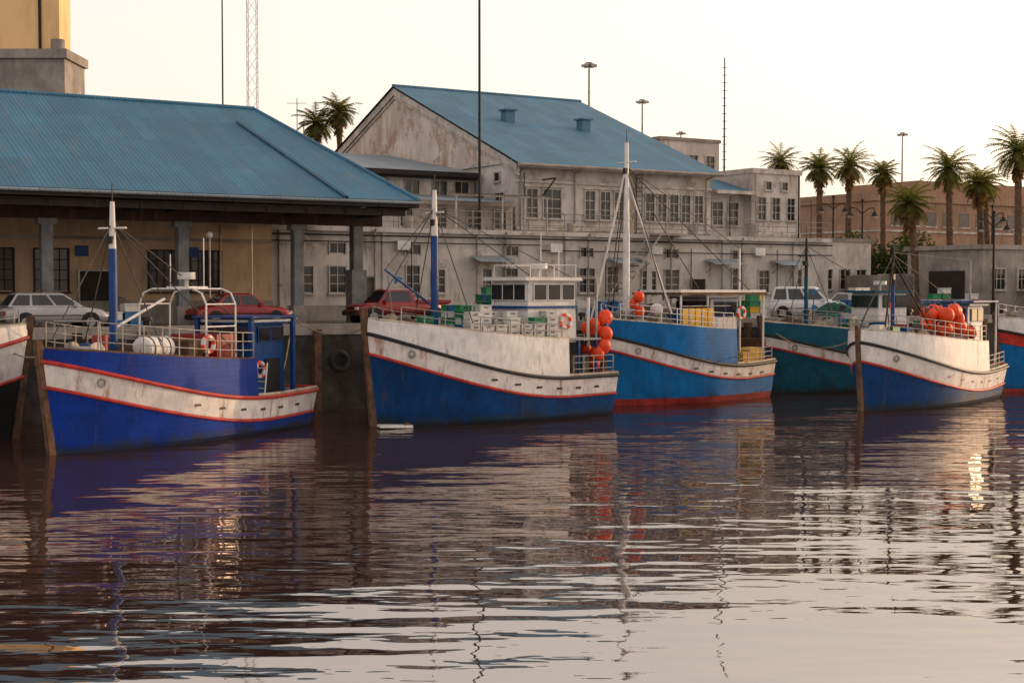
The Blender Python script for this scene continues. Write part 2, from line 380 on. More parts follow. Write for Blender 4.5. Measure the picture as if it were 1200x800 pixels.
# ------------------------------------------------------------------ gabled warehouse
wh=qroot('gabled_warehouse')
WU0,WU1,WV0,WV1=21.8,37.4,19.4,51.2; WE,WR=13.3,19.6; WM=(WV0+WV1)/2
mb=MB()
mb.box(WU0,WU1,WV0,WV1,QZ,WE,'plaster')
mb.build('walls',wh)
mb=MB()
for xx in(WU0+.002,WU1-.3):
    mb.add([(xx-.03,WV0,WE),(xx-.03,WV1,WE),(xx-.03,WM,WR-.15),(xx+.25,WV0,WE),(xx+.25,WV1,WE),(xx+.25,WM,WR-.15)],[(0,1,2),(3,5,4),(0,2,5,3),(1,4,5,2)],'gable')
for z_,t_,o in((.0,.5,.22),(-.55,.18,.12)):
    for s_ in(WV0-.5,WV1+.5):
        dz=(WR-WE)/(WM-WV0)*.5
        mb.add([(WU0-o,s_,WE-dz+z_),(WU0-o,WM,WR+z_),(WU0-o,WM,WR+z_-t_),(WU0-o,s_,WE-dz+z_-t_),(WU0,s_,WE-dz+z_),(WU0,WM,WR+z_),(WU0,WM,WR+z_-t_),(WU0,s_,WE-dz+z_-t_)],[(0,1,2,3),(0,4,5,1),(3,2,6,7),(4,7,6,5),(0,3,7,4)],'trim')
mb.box(WU0-.14,WU0-.032,WV0,WV1,WE-.1,WE+.15,'trim')
mb.build('gable',wh)
mb=MB()
t=(WR-WE)/(WM-WV0)
def roofpl(y0,y1,z0,z1,m):
    a=[(WU0-.3,y0,z0),(WU1+.3,y0,z0),(WU1+.3,y1,z1),(WU0-.3,y1,z1)]
    mb.quad(*a,m); mb.quad(*[(p[0],p[1],p[2]-.12) for p in a],'dark')
roofpl(WV0-.8,WM,WE-.8*t+.15,WR+.15,'roof2'); roofpl(WV1+.8,WM,WE-.8*t+.15,WR+.15,'roof2')
mb.build('roof',wh)
mb=MB()
mb.box(WU0-.3,WU1+.3,WV0-.86,WV0-.8,WE-.8*t-.12,WE-.8*t+.14,'trim')
mb.cyl((WU0-.3,WV0-.95,WE-.3),(WU1+.3,WV0-.95,WE-.3),.09,'conc')
mb.cyl((WU0-.3,WM,WR+.17),(WU1+.3,WM,WR+.17),.12,'roof2')
for uu,vv in((26.6,28),(32.2,27)):
    z=WE+(vv-WV0)*t+.1
    mb.box(uu-.35,uu+.35,vv-.35,vv+.35,z-.3,z+.75,'roof2'); mb.box(uu-.5,uu+.5,vv-.5,vv+.5,z+.75,z+.85,'roof2')
x=WU0+.5
while x<WU1: mb.box(x,x+.1,WV0-.75,WV0,WE-.35,WE-.15,'dark'); x+=.9
for x in(22.1,26.2,31,36.9): mb.tube([(x,WV0-.12,AZ),(x,WV0-.12,WE-.6),(x,WV0-.9,WE-.4)],.06,'conc')
mb.box(WU0,WU1,WV0-.1,WV0-.002,WE-1.3,WE-1.15,'trim'); mb.box(WU0,WU1,WV0-.12,WV0-.002,9.05,9.25,'trim')
mb.build('gutters_and_vents',wh)
mb=MB()
for uu,w,p in((23.0,.8,'glassb'),(24.5,1.3,'glass'),(27.4,.75,'glassb'),(28.6,.75,'glass'),(29.7,.75,'glass'),(32.2,.7,'glass'),(33.2,.7,'glassb'),(34.2,.7,'glass'),(35.2,.7,'glass'),(36.3,.7,'glassb')):
    window(mb,uu,9.85,w,1.75,WV0,nx=2,nz=3,pane=p)
    if w>.7: mb.box(uu-w/2-.2,uu+w/2+.2,WV0-.14,WV0,11.72,11.86,'trim')
for vv in(21.2,23.6,):
    window(mb,vv,9.6,1.0,1.8,WU0,nx=2,nz=3,axis='x')
for vv in(21.5,): window(mb,vv,12.2,.6,.5,WU0,nx=1,nz=1,axis='x')
mb.build('windows',wh)
mb=MB()
for x in(30.95,31.4): mb.tube([(x,WV0-.25,AZ),(x,WV0-.25,WE-.5)],.03,'dark')
for i in range(14): mb.tube([(30.95,WV0-.25,AZ+.3*i),(31.4,WV0-.25,AZ+.3*i)],.018,'dark')
mb.tube([(23.8,WV0-.05,12.2),(23.8,WV0-1.5,12.2),(23.8,WV0-.05,11.2)],.05,'dark')
mb.tube([(22.4,WV0-.1,12.6),(22.4,WV0-.1,9.2),(25.5,WV0-.1,9.2)],.03,'black')
mb.build('ladder_and_brackets',wh)
# ------------------------------------------------------------------ flat-roofed wing in front of gable
wg=qroot('warehouse_wing'); mb=MB()
mb.box(7,WU0-.25,24,36,QZ,12.6,'gable')
mb.box(7,WU0-.25,19.31,24,QZ,10.6,'plaster')
mb.quad((6.5,23.2,12.75),(WU0-.26,23.2,12.75),(WU0-.26,36,14.9),(6.5,36,14.9),'roofgrey')
mb.box(6.5,WU0-.26,23.1,23.2,12.45,12.76,'dark'); mb.box(6.6,WU0-.27,23.3,36,12.35,12.5,'dark')
mb.quad((6.6,18.8,10.65),(WU0-.26,18.8,10.65),(WU0-.26,23.98,11.3),(6.6,23.98,11.3),'roofgrey')
mb.box(6.6,WU0-.26,18.75,18.82,10.4,10.64,'trim')
mb.build('walls_and_roof',wg)
mb=MB()
for x in(11.0,13,14.8,17,19,20.6): window(mb,x,11.35,1.0,.85,24,nx=2,nz=1)
for x in(9.5,11.8,14.1,16.4,18.7,20.6): window(mb,x,9.1,.8,1.1,19.31,nx=2,nz=2)
mb.build('windows',wg)
# ------------------------------------------------------------------ harbour office (right)
ho=qroot('harbour_office'); mb=MB()
mb.box(WU1+.32,41,20.2,32,QZ,12.0,'plaster2')
mb.quad((WU1+.32,19.2,12.05),(41.2,19.2,12.05),(41.2,23,13.1),(WU1+.32,23,13.1),'roof2')
mb.box(WU1+.32,41.2,19.13,19.2,11.85,12.08,'trim')
mb.box(39.0,44.5,27,34,QZ,16.2,'plaster'); mb.box(38.9,44.6,26.9,34.1,16.2,16.45,'conc')
mb.box(41.01,45.5,19.4,30,QZ,13.35,'plaster2'); mb.box(40.95,45.6,19.28,30.1,13.35,13.7,'trim')
mb.box(41.01,45.5,19.3,19.399,9.0,9.2,'trim')
mb.box(43.12,48.5,15.5,24,QZ,8.6,'plaster2'); mb.box(43.12,48.6,15.4,24.1,8.6,8.85,'conc')
mb.build('walls',ho)
mb=MB()
for x in(38.6,40.0): window(mb,x,9.8,.9,1.5,20.2,nx=2,nz=3)
for x in(41.9,43.2,44.6): window(mb,x,10.2,.7,1.5,19.4,nx=2,nz=3)
for x in(42.5,44): window(mb,x,12.3,.5,.5,19.4,nx=1,nz=1)
for x in(40.2,42,43.6): window(mb,x,14.1,.8,1.1,27,nx=2,nz=2)
for x in(44.3,46,47.5): window(mb,x,5.4,.9,1.3,15.5,nx=2,nz=2)
mb.tube([(45.2,19.2,AZ),(45.2,19.2,13.3)],.06,'dark'); mb.tube([(41.2,19.2,AZ),(41.2,19.2,13.3)],.05,'conc')
mb.build('windows_and_pipes',ho)
# ------------------------------------------------------------------ other buildings
tw=root('tan_silo_tower'); mb=MB()
mb.box(-48,-29.75,96.0,98.4,20.9,46,'silo')
mb.cyl((-31.0,95.9,20.9),(-31.0,95.9,46),.10,'dark')
mb.build('tower_block',tw)
mb=MB(); mb.box(-50,-29.0,94.6,99,QZ,20.3,'conc'); mb.box(-50.2,-28.8,94.4,99.2,20.3,20.9,'conc'); mb.cyl((-29.6,95.2,20.9),(-29.6,95.2,21.6),.45,'conc',n=12)
mb.build('base_block',tw)
bo=qroot('brick_office_building'); mb=MB()
mb.box(86,150,51,66,QZ,14.6,'brick'); mb.box(85.8,150.2,50.8,66.2,14.6,15.5,'brick'); mb.box(95,120,54,64,15.5,17.2,'brick')
mb.box(85.9,150.1,50.9,66.1,11.4,11.6,'trim')
x=88
while x<148:
    for z in(5.2,8.6,12.1): mb.box(x,x+1.6,50.97,51,z,z+1.5,'glassb'); mb.box(x-.1,x+1.7,50.9,51,z-.15,z-.002,'trim')
    x+=2.6
mb.build('walls',bo)
gb=qroot('grey_quay_store'); mb=MB()
mb.box(50.5,62,7.5,14,QZ,8.0,'conc'); mb.box(50.3,62.2,7.3,14.2,8.0,8.3,'conc')
for x in(52,54.5,57,59.5): window(mb,x,5.4,1.2,1.3,7.5,nx=3,nz=2)
mb.box(50.4,50.5,9,12,QZ,6.6,'dark'); mb.build('walls',gb)
wl=qroot('boundary_wall'); mb=MB()
mb.box(48.6,85,22,22.3,QZ,6.1,'plaster2'); mb.box(48.6,85,21.95,22.35,6.1,6.25,'conc'); mb.build('wall',wl)
for (x,y,m) in((66,6,'bluep'),(73,6.5,'carred'),(54.5,4.2,'green'),(46.2,9.5,'conc')):
    mb=MB(); mb.box(0,6,0,2.4,.15,2.6,m)
    for i in range(24): mb.box(.1+i*.245,.2+i*.245,-.04,0,.25,2.5,m)
    for a in(0,5.85): mb.box(a,a+.15,-.06,2.46,0,2.65,m)
    o=mb.build('shipping_container'); o.location=Q(x,y,QZ); o.rotation_euler=(0,0,TH) if x!=46.2 else (0,0,TH+1.2)
# ------------------------------------------------------------------ masts, lamps, cranes
def highmast(x,y,top):
    mb=MB(); mb.cyl((0,0,0),(0,0,top-QZ),.24,'steel',r1=.09,n=8)
    z=top-QZ
    mb.cyl((0,0,z),(0,0,z+.2),.35,'steel',n=12)
    for i in range(6):
        a=i*math.pi/3; mb.cbox((math.cos(a)*.55,math.sin(a)*.55,z-.1),(.4,.28,.25),'trim',rz=a)
    o=mb.build('high_mast_light'); o.location=(x,y,QZ)
for x,y,t_ in((7.4,140,26.9),(15.2,170,27.3),(25.5,220,29),(53.6,200,26.7),(-30,210,29.3),(80,260,27)): highmast(x,y,t_)
def streetlamp(x,y,h,rot):
    mb=MB(); mb.cyl((0,0,0),(0,0,h),.1,'dark',r1=.06,n=8); mb.cyl((0,0,0),(0,0,.9),.17,'dark',n=8)
    for s_ in(-1,1):
        pts=[(0,0,h-.9),(s_*.5,0,h-.5),(s_*.95,0,h-.45),(s_*1.0,0,h-.75)]; mb.tube(pts,.04,'dark')
        mb.cyl((s_*1.0,0,h-.75),(s_*1.0,0,h-1.05),.1,'dark',r1=.27,n=10); mb.sph((s_*1.0,0,h-1.08),(.2,.2,.16),'trim',8,6)
    mb.sph((0,0,h+.08),.12,'dark',8,6)
    o=mb.build('street_lamp'); o.location=(x,y,QZ); o.rotation_euler=(0,0,rot)
for x,y,h in((24.3,110,8.6),(25.3,105,8.0),(31.5,95,6.6),(37,112,8),(42,118,8.3)): streetlamp(x,y,h,.3)
cr=root('lattice_crane_mast',(-24.9,140,QZ)); mb=MB(); w=.45
for a in(-w,w):
    for b in(-w,w): mb.cyl((a,b,0),(a,b,42),.04,'white',n=5)
z=0
while z<42:
    c=[(-w,-w),(w,-w),(w,w),(-w,w)]
    for i in range(4):
        p=c[i];q_=c[(i+1)%4]; mb.cyl((*p,z),(*q_,z+1.4),.022,'white',n=4)
    z+=1.4
mb.build('lattice',cr)
def pole(name,x,y,z0,z1,r,mat='dark',cross=()):
    mb=MB(); mb.cyl((0,0,0),(0,0,z1-z0),r,mat,r1=r*.6,n=8)
    for zc,wc in cross: mb.cyl((-wc,0,zc-z0),(wc,0,zc-z0),.025,mat,n=4)
    o=mb.build(name); o.location=(x,y,z0); return o
pole('radio_mast',-23.8,120,QZ,33,.09,cross=((30,.3),))
pole('flagpole',-1.85,83,QZ,30,.09)
pole('antenna_mast',15.3,105,13.0,22.0,.07,cross=[(13.6+i*.55,.2) for i in range(15)])
pole('antenna_mast',-17.4,118,QZ,20.8,.05,cross=((20.4,.8),))
pole('flagpole',-12.9,72,QZ,8.8,.05,'white')
# ------------------------------------------------------------------ palms / bushes
def palm(x,y,zc,seed,Ls=2.3):
    rnd=random.Random(seed); mb=MB(); H=zc-QZ
    lean=rnd.uniform(-.6,.6); rings=[]
    for i in range(25):
        f=i/24; r=.32*(1-f)+.22*f+(.12 if i==0 else 0)+(.08 if i>21 else 0)+(.03 if i%2 else -.01)
        cx=lean*f*f
        rings.append([(cx+r*math.cos(2*math.pi*k/9),r*math.sin(2*math.pi*k/9),H*f) for k in range(9)])
    mb.loft(rings,'trunk'); cx=lean
    nf=54
    for i in range(nf):
        az=i*2.39996+rnd.uniform(-.25,.25); f=i/nf
        e=math.radians(80-130*f+rnd.uniform(-10,10)); L=Ls*rnd.uniform(.8,1.12)*(1-.28*f)
        matn='frond' if f<.8 else 'fronddry'
        p=Vector((cx,0,H)); pts=[p.copy()]; ns=8
        for k in range(ns):
            d=Vector((math.cos(az)*math.cos(e),math.sin(az)*math.cos(e),math.sin(e))); p=p+d*L/ns; pts.append(p.copy()); e-=math.radians(9 if f<.8 else 5)
        mb.tube(pts,.025,matn,n=3)
        side=Vector((-math.sin(az),math.cos(az),0))
        for k in range(1,ns+1):
            for h_ in(0,.5):
                q=pts[k-1].lerp(pts[k],h_); d=(pts[k]-pts[k-1]).normalized()
                ll=.66*math.sin(math.pi*min(1,(k-1+h_+1.2)/(ns+1.6)))*rnd.uniform(.8,1.15)
                for s_ in(-1,1):
                    tip=q+side*s_*ll*.8+d*ll*.5-Vector((0,0,ll*rnd.uniform(.1,.45)))
                    mb.add([q-d*.06,q+d*.06,tip],[(0,1,2)],matn)
    for i in range(90):
        az=rnd.uniform(0,6.28); z=H-rnd.uniform(.1,1.7); r=rnd.uniform(.3,.6)
        a=Vector((cx+.15*math.cos(az),.15*math.sin(az),z)); b_=Vector((cx+r*math.cos(az),r*math.sin(az),z-.5)); s_=Vector((-math.sin(az),math.cos(az),0))*.08
        mb.add([a-s_,a+s_,b_+s_,b_-s_],[(0,1,2,3)],'fronddry')
    o=mb.build('palm_tree'); o.location=(x,y,QZ); o.rotation_euler=(0,0,rnd.uniform(0,6))
for i,(x,y,z,l) in enumerate([(25.4,120,15.3,2.2),(28.9,125,15.9,2.5),(34.5,135,16.0,2.0),(27.9,100,11.2,2.3),(34.7,115,14.9,2.7),(38.8,120,14.1,2.3),(36.6,105,15.2,2.8),(27.4,150,18.4,2.7),(-16.2,124,19.4,2.4),(-14.5,124,20.4,2.2),(42.0,128,14.5,2.5),(46,120,14,2.5),(40.6,108,12.0,2.3)]): palm(x,y,z,100+i,l)
def bush(name,blobs,n,mat='leaf',size=.22,seed=3):
    rnd=random.Random(seed); mb=MB()
    for c,r in blobs:
        for _ in range(n):
            d=Vector((rnd.gauss(0,1),rnd.gauss(0,1),rnd.gauss(0,1))).normalized()*(rnd.random()**.35)
            p=Vector((c[0]+d.x*r[0],c[1]+d.y*r[1],max(.05,c[2]+d.z*r[2])))
            a=Vector((rnd.gauss(0,1),rnd.gauss(0,1),rnd.gauss(0,1))).normalized(); b_=a.orthogonal().normalized(); s_=size*rnd.uniform(.5,1.3)
            mb.add([p-a*s_,p+b_*s_*.5,p+a*s_,p-b_*s_*.5],[(0,1,2,3)],mat)
    return mb.build(name)
o=bush('shrub_mass',[((i*1.3+U_(-.3,.3),U_(-.8,.8),2.6+U_(-.2,.7)),(1.7,1.4,U_(2.4,3.2))) for i in range(6)],800); o.location=(26.0,111,QZ)
o=bush('shrub_mass',[((i*1.6+U_(-.3,.3),U_(-.8,.8),1.3+U_(-.1,.4)),(1.5,1.2,U_(1.3,2.2))) for i in range(9)],420,seed=5); o.location=(32,112,QZ); o.rotation_euler=(0,0,.5)
# ------------------------------------------------------------------ cars
def car(name,loc,rz,paint,kind='sedan'):
    rt=root(name,loc,rz); L={'sedan':4.4,'hatch':4.2,'pickup':5.0,'van':4.4}[kind]; w=.84
    mb=MB()
    prof={'sedan':[(0,.62),(.08,.78),(.6,.9),(1.3,.95),(3.1,.93),(4.0,.82),(4.32,.68),(4.4,.55)],
          'hatch':[(0,.7),(.06,.9),(.5,.95),(3.0,.95),(3.85,.83),(4.12,.68),(4.2,.55)],
          'van':[(0,.7),(.05,.95),(.5,1.0),(3.2,1.0),(4.0,.9),(4.33,.7),(4.4,.55)],
          'pickup':[(0,.8),(.04,1.02),(1.9,1.02),(3.6,1.02),(4.6,.95),(4.92,.85),(5.0,.6)]}[kind]
    zb=.28 if kind!='pickup' else .42
    rings=[]
    for x,zt in prof:
        e=min(1,min(x,L-x)/.35); ww=w*(.86+.14*math.sqrt(max(e,0)))
        rings.append([(x,-ww*.96,zb),(x,-ww,zb+.22),(x,-ww,zt-.14),(x,-ww*.95,zt-.03),(x,-ww*.8,zt),(x,ww*.8,zt),(x,ww*.95,zt-.03),(x,ww,zt-.14),(x,ww,zb+.22),(x,ww*.96,zb)])
    mb.loft(rings,paint,smooth=True,caps=True)
    cab={'sedan':(.75,3.25,1.35,2.55,.9,1.42),'hatch':(.12,3.15,.5,2.35,.93,1.46),'van':(.1,3.4,.3,2.6,.98,1.75),'pickup':(1.95,3.95,2.1,3.35,1.0,1.62)}[kind]
    x0,x1,r0,r1,z0,z1=cab; wb,wr=.78,.62
    B_=[(x0,-wb,z0),(x1,-wb,z0),(x1,wb,z0),(x0,wb,z0)]; T=[(r0,-wr,z1),(r1,-wr,z1),(r1,wr,z1),(r0,wr,z1)]
    mb.add(B_+T,[(0,1,5,4),(1,2,6,5),(2,3,7,6),(3,0,4,7)],paint)
    mb.loft([[T[0],T[1],T[2],T[3]],[(r0+.12,-wr+.1,z1+.05),(r1-.12,-wr+.1,z1+.05),(r1-.12,wr-.1,z1+.05),(r0+.12,wr-.1,z1+.05)]],paint,caps=True)
    if kind=='pickup':
        mb.box(.05,1.85,-.72,.72,1.021,1.03,'black')
        for s_ in(-1,1): mb.box(.05,1.9,s_*.78-.04,s_*.78+.04,1.0,1.14,paint)
        mb.box(.03,.1,-.74,.74,1.0,1.139,paint)
        mb.tube([(1.8,-.7,1.1),(1.8,-.62,1.6),(1.8,.62,1.6),(1.8,.7,1.1)],.03,'black')
    mb.build('body',rt)
    mb=MB()
    def lerp(a,b,t_): return Vector(a).lerp(Vector(b),t_)
    def pane(a,b,c,d,off,ua,ub,va=.12,vb=.9):
        def P(u_,v_): return lerp(lerp(a,b,u_),lerp(d,c,u_),v_)+Vector(off)
        mb.quad(P(ua,va),P(ub,va),P(ub,vb),P(ua,vb),'glass')
    for s_,i0,i1,off in((-1,0,1,(0,-.012,.004)),(1,3,2,(0,.012,.004))):
        segs=((.08,.48),(.53,.93)) if kind!='pickup' else ((.1,.9),)
        if kind in('hatch','van'): segs=((.04,.28),(.32,.61),(.65,.95))
        for ua,ub in segs: pane(B_[i0],B_[i1],T[i1],T[i0],off,ua,ub)
    pane(B_[1],B_[2],T[2],T[1],(.012,0,.004),.06,.94); pane(B_[3],B_[0],T[0],T[3],(-.012,0,.004),.08,.92)
    mb.build('windows',rt)
    mb=MB(); rr=.31 if kind!='pickup' else .36
    for x in(.8 if kind!='pickup' else .95,L-.8):
        for s_ in(-1,1):
            mb.cyl((x,s_*.70,rr+.03),(x,s_*.852,rr+.03),rr+.07,'black',n=20)
            mb.cyl((x,s_*.66,rr),(x,s_*.875,rr),rr,'rubber',n=20); mb.cyl((x,s_*.875,rr),(x,s_*.885,rr),rr*.6,'steel',n=14)
    mb.build('wheels',rt)
    mb=MB()
    mb.box(L-.04,L+.06,-.78,.78,zb+.02,zb+.2,'black'); mb.box(-.06,.04,-.78,.78,zb+.05,zb+.23,'black')
    for s_ in(-1,1):
        mb.box(L-.1,L+.015,s_*.62-.14,s_*.62+.14,.56+(zb-.28),.68+(zb-.28),'crate'); mb.box(-.012,.08,s_*.66-.1,s_*.66+.1,.6,.74,'lampred')
        mb.box(x1-.45,x1-.3,s_*.86-.08,s_*.86+.08,z0+.02,z0+.14,paint)
        mb.box(.9,L-1.0,s_*.845-.012,s_*.845+.012,.56,.60,'black')
    mb.box(L-.03,L+.02,-.4,.4,.58+(zb-.28),.68+(zb-.28),'black')
    mb.build('bumpers_and_lights',rt)
car('parked_car',Q(-12.6,3.6,QZ),TH,'carsilver','hatch')
car('parked_car',Q(-4.4,4.2,QZ),TH,'carred','sedan')
car('parked_pickup_truck',Q(8.4,4.6,QZ),TH+math.pi,'carred','pickup')
car('parked_van',Q(31.2,6.5,QZ),TH-.9,'carwhite','van')
car('parked_car',Q(-19,8.4,QZ),TH,'carwhite','sedan')
car('parked_car',Q(38,8.5,QZ),TH+.2,'carsilver','sedan')
# ------------------------------------------------------------------ boats
class Boat:
    def __init__(s,name,bow,stern,B,zb,zm,zs,t0,zu0,zu1,hull,band,up,line='redline',bandh=1.0,boot='boot',bootz=.16,rub='black',rake=.5,sh=.3):
        bow=Vector(bow);stern=Vector(stern);d=bow-stern;s.L=L=d.length;s.B=B
        s.root=root(name,(stern.x,stern.y,0),math.atan2(d.y,d.x))
        def zt(t): 
            z=zm
            if t>.25: z+=(zb-zm)*((t-.25)/.75)**1.9
            else: z+=(zs-zm)*((.25-t)/.25)**1.5
            return z
        def zu(t): return zu0+(zu1-zu0)*((t-t0)/(1-t0))**1.5
        def bs(t):
            if t<.55: return B/2*(.80+.20*math.sin(math.pi/2*t/.55))
            q=(t-.55)/.45; return B/2*max(.0,1-q**2.3)**.72
        def bw(t):
            if t<.5: return B/2*(.66+.26*math.sin(math.pi/2*t/.5))
            q=(t-.5)/.5; return B/2*.92*max(0,1-q**1.8)
        def P(t,z,sd,inn=0):
            T=zt(t); k=min(1,max(0,z/T))
            b=bw(t)+(bs(t)-bw(t))*k**1.15 if z>=0 else bw(t)*max(.05,1+z/1.0)**.5
            b=max(.03,b-inn)
            return Vector((t*L+rake*(z/zb)*t**5-(inn*.8 if t>.98 else 0),sd*b,z))
        s.P,s.zt,s.zu,s.bs=P,zt,zu,bs
        n=34; ts=[1-(1-i/(n-1))**1.5 for i in range(n)]
        k0=min(range(n),key=lambda i:abs(ts[i]-t0)); ts[k0]=t0
        lo=lambda t:max(bootz+.14,zt(t)-bandh)
        rows=[lambda t:-.75,lambda t:-.3,lambda t:bootz,lambda t:bootz+(lo(t)-bootz)*.5,lo,lambda t:lo(t)+.11,lambda t:zt(t)-.13,lambda t:zt(t)]
        mats=[boot,boot,hull,hull,line,band,rub]
        mb=MB()
        for r in range(len(rows)-1):
            for sd in(-1,1):
                mb.loft([[P(t,rows[r](t),sd) for t in ts],[P(t,rows[r+1](t),sd) for t in ts]],mats[r],closed=False)
            a,b_=rows[r](0),rows[r+1](0)
            mb.quad(P(0,a,-1),P(0,a,1),P(0,b_,1),P(0,b_,-1),mats[r])
        tu=[t for t in ts if t>=t0]
        for sd in(-1,1):
            mb.loft([[P(t,zt(t),sd) for t in tu],[P(t,max(zt(t)+.02,zu(t)),sd,.06) for t in tu]],up,closed=False)
            mb.loft([[P(t,max(zt(t)+.02,zu(t)),sd,.06) for t in tu],[P(t,max(zt(t)+.02,zu(t)),sd,.2) for t in tu],[P(t,zu(t)-.3,sd,.2) for t in tu]],up,closed=False,smooth=False)
        mb.quad(P(t0,zt(t0)-.9,-1,.06),P(t0,zt(t0)-.9,1,.06),P(t0,zu(t0),1,.06),P(t0,zu(t0),-1,.06),up)
        tl=[t for t in ts if t<=t0]
        for sd in(-1,1):
            mb.loft([[P(t,zt(t),sd) for t in tl],[P(t,zt(t),sd,.14) for t in tl],[P(t,zt(t)-.75,sd,.14) for t in tl]],band,closed=False,smooth=False)
        mb.quad(P(0,zt(0),-1)+Vector((.12,0,0)),P(0,zt(0),1)+Vector((.12,0,0)),P(0,zt(0)-.75,1)+Vector((.12,0,0)),P(0,zt(0)-.75,-1)+Vector((.12,0,0)),band)
        mb.quad(P(0,zt(0),-1)+Vector((.12,0,0)),P(0,zt(0),1)+Vector((.12,0,0)),P(0,zt(0),1),P(0,zt(0),-1),band)
        mb.build('hull',s.root)
        mb=MB()
        mb.loft([[P(t,zt(t)-.74,-1,.1) for t in tl],[P(t,zt(t)-.74,1,.1) for t in tl]],'deck',closed=False,smooth=False)
        mb.loft([[P(t,zu(t)-.28,-1,.1) for t in tu],[P(t,zu(t)-.28,1,.1) for t in tu]],'deck',closed=False,smooth=False)
        mb.build('deck',s.root)
        mb=MB()
        for sd in(-1,1):
            mb.tube([P(t,zt(t)-.07,sd)+Vector((0,sd*.03,0)) for t in ts],.075,rub,n=6)
            mb.tube([P(t,lo(t)+.05,sd)+Vector((0,sd*.01,0)) for t in ts],.06,line,n=6)
            mb.tube([P(t,zu(t)+.01,sd,.12) for t in tu],.055,'cream2' if up!='blue1' else 'wood',n=6)
            mb.tube([P(t,zt(t)+.03,sd,.06) for t in tl],.07,'cream2',n=6)
        mb.tube([P(0,zt(0)-.07,-1),P(0,zt(0)-.07,1)],.075,rub)
        mb.tube([P(0,zt(0)+.03,-1,.05),P(0,zt(0)+.03,1,.05)],.07,line)
        zs_=[-.7,0,1,2,zb,zu1+sh]
        for a,b_ in zip(zs_[:-1],zs_[1:]):
            xa=L+rake*a/zb;xb=L+rake*b_/zb
            mb.add([(xa-.12,-.1,a),(xa+.14,-.08,a),(xa+.14,.08,a),(xa-.12,.1,a),(xb-.12,-.1,b_),(xb+.14,-.08,b_),(xb+.14,.08,b_),(xb-.12,.1,b_)],[(0,1,5,4),(1,2,6,5),(2,3,7,6),(3,0,4,7),(4,5,6,7)],'wood')
        for t in(.12,.22,.32,.42,.52,.62):
            for sd in(-1,1):
                p=P(t,zt(t)-.5,sd); mb.cbox(p+Vector((0,sd*.005,0)),(.3,.03,.08),'black')
        mb.torus(P(.9,zt(.9)-.4,1)+Vector((.0,.03,0)),(.5,1,0),.12,.04,'steel',n=12,k=6)
        mb.build('rails_and_stem',s.root)
    def rail(s,mb,ta,tb,h,mat='steel',n=8,raised=True,sides=(-1,1),levels=3):
        for sd in sides:
            base=[]
            for i in range(n+1):
                t=ta+(tb-ta)*i/n; z=s.zu(t) if raised else s.zt(t)
                base.append(s.P(t,z,sd,.13))
            for l in range(1,levels+1): mb.tube([p+Vector((0,0,h*l/levels)) for p in base],.02,mat)
            for p in base: mb.tube([p,p+Vector((0,0,h))],.024,mat)
def wheelhouse(mb,x0,x1,w,z0,z1,wall,roof='white',trim='white',win=.55,yc=0):
    h=w/2; a=.06
    mb.loft([[(x0,yc-h,z0),(x1,yc-h,z0),(x1,yc+h,z0),(x0,yc+h,z0)],[(x0+a,yc-h+a,z1),(x1-.12,yc-h+a,z1),(x1-.12,yc+h-a,z1),(x0+a,yc+h-a,z1)]],wall,smooth=False,caps=True)
    mb.box(x0-.18,x1+.22,yc-h-.15,yc+h+.15,z1,z1+.09,roof); mb.box(x0-.2,x1+.24,yc-h-.17,yc+h+.17,z1-.05,z1-.001,trim)
    zt=z1-.22; zb=zt-win
    n=max(2,int((x1-x0)/.75))
    for i in range(n):
        xa=x0+.15+(x1-x0-.4)*i/n; xb=x0+.15+(x1-x0-.4)*(i+1)/n-.14
        for sd in(-1,1):
            y=yc+sd*(h-.02)
            mb.box(xa-.05,xb+.05,min(y,y+sd*.03),max(y,y+sd*.03),zb-.05,zt+.05,trim); mb.box(xa,xb,min(y,y+sd*.045),max(y,y+sd*.045),zb,zt,'glass')
    m=3
    for i in range(m):
        ya=yc-h+.12+(w-.24)*i/m+.04; yb=yc-h+.12+(w-.24)*(i+1)/m-.04
        mb.box(x1-.1,x1+.0,ya-.04,yb+.04,zb-.04,zt+.04,trim); mb.box(x1-.1,x1+.02,ya,yb,zb,zt,'glass')
        mb.box(x0,x0+.05,ya,yb,zb,zt,'glass')
def mast(mb,x,z0,z1,mat1,mat2,y=0,r=.11,split=.6,cross=True):
    zm=z0+(z1-z0)*split
    mb.cyl((x,y,z0),(x,y,zm),r,mat1,n=10); mb.cyl((x,y,zm),(x,y,z1),r*.9,mat2,r1=r*.55,n=10)
    if cross: 
        mb.cyl((x,y-.6,z1-.9),(x,y+.6,z1-.9),.035,mat2,n=6); mb.cyl((x,y,z1),(x,y,z1+.6),.02,'drope',n=4)
        mb.cbox((x+.05,y,z1-1.3),(.2,.2,.25),'black')
def crates(mb,x0,y0,z0,nx,ny,nz,cols,rnd,d=(.62,.42,.26)):
    for i in range(nx):
        for j in range(ny):
            for k in range(rnd.randint(max(1,nz-2),nz)):
                c=cols[rnd.randrange(len(cols))] if rnd.random()<.4 else cols[(i*2+k//3)%len(cols)]
                x=x0+i*(d[0]+.05)+rnd.uniform(-.03,.03);y=y0+j*(d[1]+.04)+rnd.uniform(-.03,.03);z=z0+k*d[2]
                mb.cbox((x,y,z+d[2]*.45),(d[0]*.92,d[1]*.92,d[2]*.86),c); mb.cbox((x,y,z+d[2]*.9),(d[0],d[1],d[2]*.16),c)
                mb.cbox((x,y+d[1]*.465,z+d[2]*.6),(d[0]*.35,.012,d[2]*.16),'black')
def lifering(mb,c,ax): mb.torus(c,ax,.27,.08,'white',n=16,k=8,mat2='orange')
